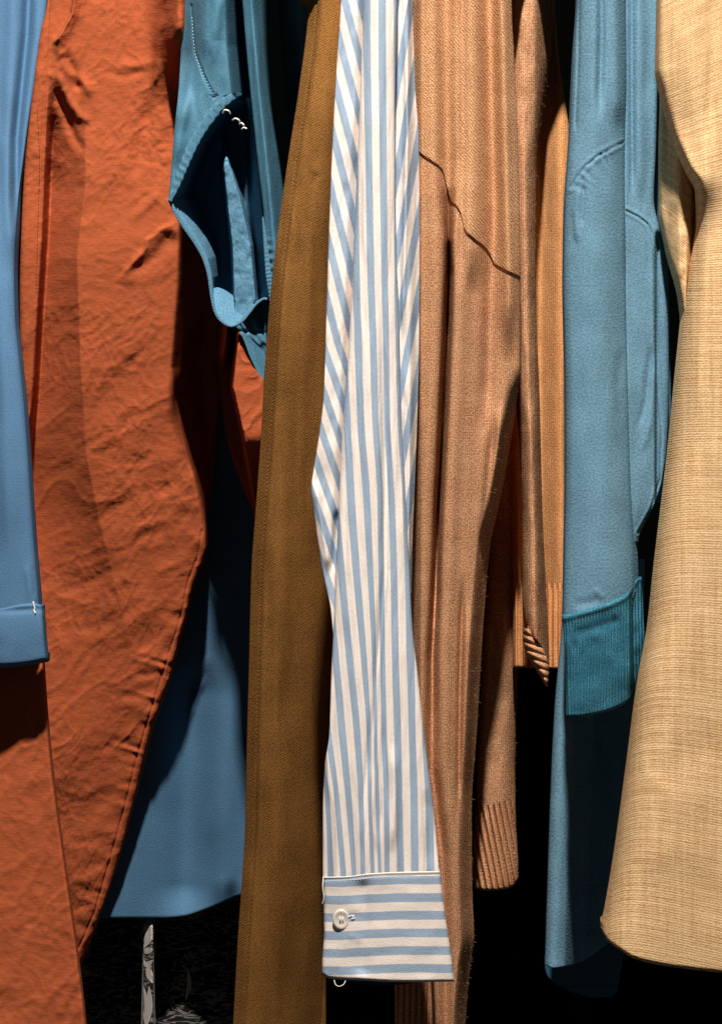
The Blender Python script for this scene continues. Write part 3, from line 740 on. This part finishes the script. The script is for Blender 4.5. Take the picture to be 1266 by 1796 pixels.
# ------------------------------------------------------------------ marled knit cardigan
t = empty("cardigan", 800, UP, -.06, "marled brown knit cardigan sleeve with curved shoulder seam against the striped shirt", "cardigan")
KL = [(UP, 718), (0, 716), (150, 718), (260, 726), (400, 728), (600, 728), (750, 722), (900, 716), (1000, 712), (1150, 714), (1300, 722), (1420, 735), (1530, 746), (1650, 756), (1796, 762), (1900, 764)]
KR = [(UP, 1020), (-230, 1005), (-170, 985), (-140, 925), (-60, 908), (0, 897), (150, 904), (300, 909), (480, 912), (640, 912), (700, 906), (800, 891), (880, 876), (960, 859), (1050, 851), (1150, 844), (1300, 835), (1420, 827), (1560, 828), (1640, 831), (1700, 824), (1796, 816), (1900, 812)]  # wide unseen shoulder above the frame, shaped to block light from the jumper top
def d_kn(PX, PY, U, V):
    d = -.100 + .010 * smooth(780, 900, PX) + .012 * smooth(740, 722, PX) + .05 * np.clip((PY - 400) / 1400, 0, 2) ** 1.2
    v1 = [(780, UP), (783, 150), (785, 300), (787, 480), (783, 600), (776, 750), (768, 900), (763, 1050), (758, 1150), (757, 1350), (775, 1500), (780, 1700), (783, 1900)]
    dd, tt, sg = seg_dist(PX, PY, v1)
    dep = np.interp(PY, [UP, 200, 330, 420, 560, 900, 1100, 1300, 1500], [.006, .006, .009, .022, .060, .050, .022, .009, .004])
    d = d + dep * np.exp(-(dd / np.interp(PY, [280, 420, 1000, 1300], [16, 5.5, 5.5, 9])) ** 2) - .004 * np.exp(-((dd - 22) / 14) ** 2)
    v2 = [(808, UP), (810, 0), (811, 250), (809, 400), (808, 520)]
    d = d - .006 * ridge(PX, PY, [(x + 20, y) for x, y in v2], 17, .1) + .004 * ridge(PX, PY, v2, 8, .1)
    d = d + .007 * ridge(PX, PY, [(854, UP), (856, 0), (861, 200), (866, 360), (862, 480), (857, 620), (850, 800)], 13, .12)
    d = d - .010 * ridge(PX, PY, [(880, UP), (880, 0), (886, 250), (892, 480), (890, 640)], 13, .12)
    d = d - .004 * ridge(PX, PY, [(880, 700), (862, 850), (850, 960)], 10, .2) + .006 * ridge(PX, PY, [(868, 720), (856, 860), (842, 1000)], 8, .25)
    d = d + .005 * ridge(PX, PY, [(812, 1000), (806, 1200), (804, 1450)], 5, .2) - .004 * ridge(PX, PY, [(822, 1050), (818, 1300), (816, 1500)], 8, .2)
    d = d + .026 * smooth(24, 0, KRf(PY) - PX) * smooth(640, 780, PY)
    return d + .0015 * fbm(PX / 34, PY / 300, 44, 2)
KRf = pchip(KR)
SEAM = [(0.0, 258), (.08, 272), (.18, 284), (.27, 300), (.31, 330), (.345, 352), (.40, 362), (.44, 376), (.47, 402), (.55, 417), (.65, 432), (.71, 446), (.75, 462), (.83, 471), (1.0, 486)]
yoke = Panel("yoke", t, KNIT_Y, KL, KR, UP, SEAM, lambda a, b, c, e: d_kn(a, b, c, e) - .0016, res=1.7, r=.004, back=.062, hem=.0012, hem_r=.001)
body = Panel("sleeve", t, KNIT, KL, KR, [(u, y - 14) for u, y in SEAM], 1900, lambda a, b, c, e: d_kn(a, b, c, e), res=1.5, r=.004, back=.085, hem=0)
def d_(PX, PY, U, V): return -.030 - .0045 * np.abs(np.sin((PX - 700 + (PY - 1700) * .02) * math.pi / 10.5)) ** .7 + .012 * (2 * U - 1) ** 2
Panel("ribbed_band", t, KNIT, [(1600, 690), (1900, 694)], [(1600, 775), (1900, 775)], 1640, 1900, d_, res=1.2, r=.003, back=.012)

# second sleeve of brown knit, hanging lower with a ribbed cuff
t = empty("sweater", 880, 800, -.03, "brown knit sweater sleeve with long ribbed cuff hanging in the dark gap", "sweater")
def d_(PX, PY, U, V):
    return .012 + .02 * np.clip((PY - 900) / 600, 0, 2) + .014 * (2 * U - 1) ** 2 * (U > .5) + .006 * (1 - U) ** 2 + .001 * fbm(PX / 14, PY / 60, 46, 3)
sl = Panel("sleeve", t, KNIT, [(700, 868), (900, 862), (1050, 852), (1150, 846), (1300, 838), (1405, 836)], [(700, 918), (900, 914), (1000, 914), (1100, 911), (1250, 906), (1350, 903), (1405, 904)], 690, [(0, 1420), (.5, 1412), (1, 1402)], d_, res=2, r=.006, back=.02)
def d_(PX, PY, U, V):
    return .027 + .010 * (2 * U - 1) ** 2 + .004 * (1 - U) ** 2 - .0055 * np.abs(np.sin((PX - (PY - 1400) * .20) * math.pi / 10.5)) ** .7
Panel("ribbed_cuff", t, KNIT, [(1390, 838), (1450, 832), (1520, 828), (1560, 830)], [(1390, 903), (1450, 905), (1540, 909), (1560, 907)], [(0, 1416), (.5, 1408), (1, 1398)], [(0, 1556), (.3, 1561), (.7, 1559), (.9, 1553), (1, 1540)], d_, res=1.1, r=.005, back=.02, hem=.003, hem_r=.002)
t = empty("sweater", 920, UP, -.03, "narrow marled brown sweater sleeve with its ribbed cuff tip folded under", "sweater")
def d_(PX, PY, U, V):
    d = -.062 + .016 * (2 * U - 1) ** 2 + .03 * smooth(936, 972, PX) - .003 * ridge(PX, PY, [(918, 200), (925, 500), (932, 900)], 8, .2)
    return d + .0016 * fbm(PX / 14, PY / 70, 47, 3) 
sl2 = Panel("sleeve", t, KNIT, [(UP, 880), (0, 884), (300, 893), (640, 902), (800, 913), (950, 917), (1050, 917), (1100, 921), (1150, 940), (1175, 954)], [(UP, 972), (0, 970), (90, 967), (150, 957), (230, 946), (300, 940), (500, 939), (700, 946), (900, 951), (1050, 958), (1130, 962), (1175, 963)], UP, [(0, 1112), (.3, 1118), (.6, 1136), (.85, 1160), (1, 1172)], d_, res=1.8, r=.005, back=.018)
def d_(PX, PY, U, V):
    return -.056 - .003 * np.abs(np.sin((PY - (PX - 920) * .35 - 1100) * math.pi / 12.5)) ** .6 + .006 * (2 * U - 1) ** 2
Panel("ribbed_cuff", t, KNIT, [(1095, 918), (1120, 918), (1145, 922), (1165, 933), (1185, 946), (1204, 957)], [(1095, 926), (1115, 938), (1140, 953), (1165, 961), (1185, 962), (1204, 960)], 1098, 1203, d_, res=1.0, r=.003, back=.010)
t = empty("jumper", 960, UP, -.0, "golden camel wool jumper with ribbed hem tucked beside the blue blouse sleeve", "jumper")
def d_(PX, PY, U, V):
    d = .010 - .018 * smooth(945, 985, PX) + .010 * smooth(-100, 240, 240 - PY)
    d = d - .0022 * np.sin(PX * 2 * math.pi / 9.5) * smooth(1020, 1035, PY)
    return d + .0015 * fbm(PX / 20, PY / 120, 48, 3)
Panel("body", t, CAMEL, [(UP, 890), (1200, 900)], [(UP, 960), (0, 972), (100, 979), (180, 991), (240, 998), (300, 997), (380, 993), (600, 1000), (1200, 1000)], UP, [(0, 1168), (1, 1172)], d_, res=2, r=.005, back=.02, hem=.003)

def fuzz(panel, y0, y1, n, seed):
    """loose wool fibres standing off the knit, mostly along its outer edges"""
    g = np.random.default_rng(seed); paths = []
    for i in range(n):
        py = g.uniform(y0, y1); u = g.choice([g.beta(1, 9), 1 - g.beta(1, 9), g.random()], p=[.35, .45, .2])
        l, r_ = float(panel.L(py)), float(panel.R(py)); px = l + (r_ - l) * u
        d = float(panel.at(px, py)[0]); sx = -1 if u < .5 else 1
        a = np.array(world_pos(px, py, d)); ln = g.uniform(.0008, .0026)
        dr = np.array([sx * g.uniform(.2, 1), -g.uniform(.2, .8), g.uniform(-.6, .7)]); dr /= np.linalg.norm(dr)
        bd = g.normal(0, .45, 3)
        paths.append([a + dr * ln * t + bd * ln * t * t * .5 for t in (0, .35, .7, 1)])
    me = tube_mesh(paths, .00004, 3, True); me.materials.append(FUZZ)
    o = link("fuzz", me, panel.obj); o["kind"] = "stuff"
fuzz(yoke, 0, 420, 260, 1); fuzz(body, 300, 1790, 900, 2); fuzz(sl, 850, 1400, 420, 3); fuzz(sl2, 20, 1100, 420, 4)

# ------------------------------------------------------------------ blue blouse with teal cuff
t = empty("blouse", 1060, UP, -.06, "dusty blue crepe blouse with teal ribbed cuff next to the beige jacket", "blouse")
CL_ = [(UP, 1020), (0, 1012), (100, 1005), (250, 998), (370, 990), (500, 988), (650, 991), (800, 992), (950, 990), (1050, 988), (1100, 987)]
CR_ = [(UP, 1104), (0, 1102), (120, 1103), (240, 1101), (400, 1102), (560, 1105), (700, 1108), (850, 1112), (930, 1116), (1010, 1119), (1100, 1120)]
RAG = [(1000, 330), (1010, 312), (1024, 294), (1050, 272), (1075, 259), (1101, 245)]
def d_(PX, PY, U, V):
    d = -.105 + .016 * (2 * U - .85) ** 2 + .004 * smooth(.9, 1, U)
    d = d + .005 * ridge(PX, PY, [(1052, UP), (1054, 60), (1050, 220)], 7, .15) - .004 * ridge(PX, PY, [(1075, UP), (1082, 100), (1084, 230)], 12, .1)
    d = d + .002 * ridge(PX, PY, [(1017, UP), (1014, 100), (1008, 240)], 3, .05)
    sd, st, ss = seg_dist(PX, PY, RAG)
    d = d + .0006 * np.exp(-(sd / 2.0) ** 2) - .0005 * np.exp(-((sd - 5) / 4) ** 2)
    lowside = (PY > np.interp(PX, [1000, 1024, 1050, 1101], [330, 294, 272, 245]))
    d = d + .0005 * np.sin(st * 46 + 3 * vnoise(st * 7, st * 0, 3)) * np.exp(-sd / 14) * lowside
    d = d - .0016 * ridge(PX, PY, [(1016, 322), (1008, 370), (1012, 430)], 5, .2) + .0014 * ridge(PX, PY, [(1024, 318), (1020, 400)], 4, .2)
    d = d + .0016 * ridge(PX, PY, [(1090, 600), (1082, 680), (1086, 760)], 9, .3)
    d = d + .0010 * ridge(PX, PY, [(1000, 1062), (1060, 1052)], 9, .3) - .0006 * ridge(PX, PY, [(1040, 1030), (1060, 1052)], 5, .3)
    return d + .0016 * fbm(PX / 40, PY / 200, 51, 2)
bsl = Panel("sleeve", t, CREPE, CL_, CR_, UP, [(0, 1092), (.5, 1082), (.85, 1060), (1, 1030)], d_, res=2, r=.005, back=.024, hem=0)
def d_(PX, PY, U, V):
    d = -.086 + .006 * U
    sd, st, ss = seg_dist(PX, PY, [(1098, 370), (1118, 380), (1134, 392), (1142, 408), (1146, 440), (1147, 520), (1149, 620), (1155, 700), (1160, 760), (1157, 840), (1140, 895), (1118, 935)])
    d = d + .0007 * np.exp(-(sd / 2) ** 2) - .0005 * np.exp(-((sd - 4) / 3) ** 2)
    d = d + .010 * smooth(1146, 1152, PX) * smooth(400, 430, PY)
    d = d + .0018 * ridge(PX, PY, [(1142, 600), (1132, 700), (1118, 760)], 6, .2) - .0014 * ridge(PX, PY, [(1146, 640), (1140, 740), (1124, 800)], 6, .2)
    d = d - .003 * ridge(PX, PY, [(1120, UP), (1122, 200), (1124, 360)], 10, .1) + .003 * ridge(PX, PY, [(1106, UP), (1108, 360)], 5, .1)
    return d + .0010 * fbm(PX / 22, PY / 110, 52, 2)
Panel("sleeve_pleat", t, CREPE, [(UP, 1085), (1000, 1100)], [(UP, 1160), (0, 1156), (120, 1153), (250, 1150), (350, 1146), (400, 1155), (440, 1163), (500, 1169), (650, 1172), (770, 1169), (840, 1161), (880, 1150), (910, 1134), (940, 1121), (1000, 1114)], UP, 950, d_, res=1.8, r=.003, back=.018)
def d_(PX, PY, U, V): return -.052 + .004 * U + .001 * fbm(PX / 18, PY / 70, 53, 3)
Panel("body", t, CREPE, [(UP, 1100), (900, 1120)], [(UP, 1150), (300, 1160), (500, 1172), (700, 1176), (830, 1164), (880, 1160)], UP, 880, d_, res=2.5, r=.003, back=.01, close=False)
CUFT = pchip([(0, 1079), (.2, 1072), (.45, 1062), (.7, 1049), (.84, 1036), (.92, 1018), (.965, 1008), (1, 1012)])
def d_(PX, PY, U, V):
    d = -.113 + .014 * (2 * U - .7) ** 2 * np.where(U > .35, .7, 1) + .004 * smooth(.84, 1, U)
    d = d - .0011 * np.cos((PX - (PY - 1080) * .02) * 2 * math.pi / 5.4) * smooth(8, 26, PY - CUFT(U))
    d = d - .0012 * np.exp(-((PY - CUFT(U) - 6) / 6) ** 2) + .0012 * ridge(PX, PY, [(1000, 1112), (1050, 1100), (1090, 1085)], 9, .2)
    d = d + .016 * smooth(1101, 1112, PX)
    return d + .0012 * fbm(PX / 24, PY / 40, 54, 2)
Panel("ribbed_cuff", t, RIBTEAL, [(1000, 986), (1080, 986), (1110, 989), (1160, 992), (1258, 993)], [(1000, 1124), (1060, 1127), (1120, 1129), (1200, 1118), (1262, 1104)], list(zip(np.linspace(0, 1, 15), CUFT(np.linspace(0, 1, 15)))),
      [(0, 1257), (.2, 1256), (.5, 1250), (.75, 1240), (.92, 1226), (1, 1205)], d_, res=.9, r=.003, back=.016, hem=.003, hem_r=.0018, top_r=.0022)
def d_(PX, PY, U, V):
    x0 = np.interp(PY, [1100, 1250, 1400, 1550, 1700], [985, 972, 965, 960, 955]); e = PX - x0
    return -.030 - .010 * np.exp(-((e - 18) / 22) ** 2) + .050 * smooth(32, 70, e) + .0012 * fbm(PX / 30, PY / 120, 55, 2)
tl = [(980, 992), (1100, 985), (1250, 972), (1400, 965), (1550, 960), (1700, 955), (1750, 953)]
Panel("tail", t, CREPE, tl, [(980, 1130), (1250, 1125), (1500, 1105), (1750, 1085)], 980, [(0, 1691), (.1, 1697), (.3, 1694), (.5, 1684), (.75, 1660), (1, 1630)], d_, res=2, r=.004, back=.012, close=False)
def d_(PX, PY, U, V): return .028 + .010 * U + .0014 * np.exp(-((PY - 1728) / 2.5) ** 2)
Panel("tail_lining", t, plain("teal_lining", lin(40, 84, 108), .8), [(1640, 957), (1695, 955), (1725, 964), (1760, 985)], [(1640, 1100), (1760, 1078)], 1600, [(0, 1712), (.1, 1726), (.3, 1740), (.6, 1749), (.9, 1748), (1, 1740)], d_, r=.002, back=.004, close=False)

# ------------------------------------------------------------------ beige jacket
t = empty("jacket", 1210, UP, -.1, "beige slub weave jacket with wide sleeve, golden tan", "jacket")
def uv_j(PX, PY, U, V):
    x = PX - 1150
    # weft rises to the right at the shoulder and sags to the right lower down
    tilt = np.interp(PY, [UP, 0, 300, 500, 900, 1300, 1700], [-.65, -.55, -.25, -.02, .04, .16, .22])
    e = PX - JL(PY)
    return PX * S, -(PY - tilt * (e - 60) + 26 * np.exp(-np.maximum(e, 0) / 26) * -smooth(500, 1300, PY)) * S
jl = [(UP, 1162), (0, 1156), (117, 1154), (165, 1164), (235, 1184), (290, 1208), (327, 1226), (345, 1226), (430, 1215), (530, 1202), (640, 1190), (800, 1174), (900, 1162), (1000, 1150), (1100, 1139), (1200, 1121), (1350, 1101), (1500, 1080), (1600, 1063), (1640, 1055), (1720, 1050)]
JL = pchip(jl)
def d_(PX, PY, U, V):
    e = PX - JL(PY)
    d = -.150 + .030 * np.exp(-np.maximum(e, 0) / 22) * smooth(300, 420, PY) + .012 * np.exp(-np.maximum(e, 0) / 40) * smooth(330, 200, PY)
    d = d - .003 * ridge(PX, PY, [(1250, 180), (1240, 320), (1232, 500), (1220, 800)], 16, .2)
    d = d + .002 * ridge(PX, PY, [(1245, UP), (1250, 100), (1238, 300)], 10, .2)
    d = d - .0015 * ridge(PX, PY, [(1190, 20), (1215, 160), (1236, 300)], 16, .2)
    d = d + .0012 * ridge(PX, PY, [(1150, 1380), (1200, 1330), (1270, 1300)], 40, .2) - .0008 * ridge(PX, PY, [(1110, 1520), (1180, 1490), (1270, 1500)], 30, .2)
    return d + .0008 * fbm(PX / 90, PY / 140, 61, 2)
js = Panel("sleeve", t, TWEED, jl, [(UP, 1330), (1796, 1330)], UP, [(0, 1632), (.04, 1648), (.12, 1664), (.22, 1680), (.45, 1694), (.75, 1704), (1, 1712)], d_, res=2.2, r=.004, back=.03, uvfun=uv_j, hem=.003, hem_r=.002)
def uv_b(PX, PY, U, V): return PX * S, -(PY - .75 * (PX - 1150)) * S
def d_(PX, PY, U, V):
    return -.118 + .022 * smooth(1195, 1158, PX) + .014 * smooth(.6, 1, U) + .002 * fbm(PX / 20, PY / 40, 63, 3)
Panel("body", t, TWEED, [(UP, 1160), (130, 1160), (170, 1160), (260, 1158), (370, 1159), (430, 1170), (518, 1195), (560, 1200), (700, 1186), (900, 1178)], [(UP, 1250), (250, 1240), (340, 1236), (468, 1216), (530, 1206), (620, 1206), (900, 1196)], UP, 760, d_, res=2, r=.003, back=.02, uvfun=uv_b)

# ------------------------------------------------------------------ leaf print dress far behind
LEAFM = plain("pale_leaf_print", lin(176, 168, 164), .8); BLACKC = plain("black_cloth", lin(22, 22, 23), .9)
def leaf_cloth():
    m = Mat("black_leaf_print", .85, .1, .2)
    n = m.noise(150, 2, .5, 35, (.35, 1, 1), 1.5)
    m.colour(m.ramp(n, [(.455, lin(20, 20, 21)), (.48, lin(120, 116, 112)), (.52, lin(120, 116, 112)), (.545, lin(18, 18, 19))]))
    return m.done()
LEAFC = leaf_cloth()
t = empty("dress", 300, 1200, .13, "black dress with pale leaf print behind the blue hem", "dress")
def d_(PX, PY, U, V):
    return .200 - .060 * smooth(14, 8, np.abs(PX - 260)) * smooth(1590, 1625, PY) + .012 * np.sin(PX / 28) + .002 * fbm(PX / 20, PY / 60, 72, 3)
ld = Panel("skirt", t, LEAFC, [(1300, 90), (2000, 90)], [(1300, 560), (2000, 560)], 1300, 2000, d_, res=2.5, r=.003, back=.01, close=False)
def leaf(pts, w):
    """flat printed leaf lying on the cloth: a spindle along pts"""
    q, L = resample(pts, 2.0); n = len(q)
    T = np.gradient(q, axis=0); T /= np.hypot(T[:, 0], T[:, 1])[:, None]
    N = np.stack([-T[:, 1], T[:, 0]], -1); s_ = np.linspace(0, 1, n); hw = w * np.sin(math.pi * np.clip(s_, .03, .97)) ** .7
    rows = []
    for k in np.linspace(-1, 1, 5):
        x = q[:, 0] + N[:, 0] * hw * k; y = q[:, 1] + N[:, 1] * hw * k
        rows.append(np.stack(world_pos(x, y, ld.at(x, y) - .0005), -1))
    P = np.stack(rows, 1)
    grid_mesh("printed_leaf", P, P[:, :, [0, 2]], LEAFM, ld.obj)
for pts, w_ in (([(252, 1634), (260, 1622), (268, 1610)], 5), ([(254, 1652), (264, 1634), (272, 1620)], 4.5), ([(253, 1662), (263, 1645), (273, 1630)], 4),
                ([(244, 1663), (256, 1668), (272, 1664)], 4), ([(250, 1680), (256, 1692), (270, 1684)], 3.5), ([(268, 1652), (272, 1662), (271, 1672)], 3),
                ([(262, 1690), (264, 1708), (268, 1724)], 6), ([(252, 1730), (256, 1762), (256, 1800)], 4), ([(262, 1730), (263, 1762), (258, 1800)], 4),
                ([(330, 1700), (332, 1725), (326, 1755)], 3)):
    leaf(pts, w_ * 1.3)
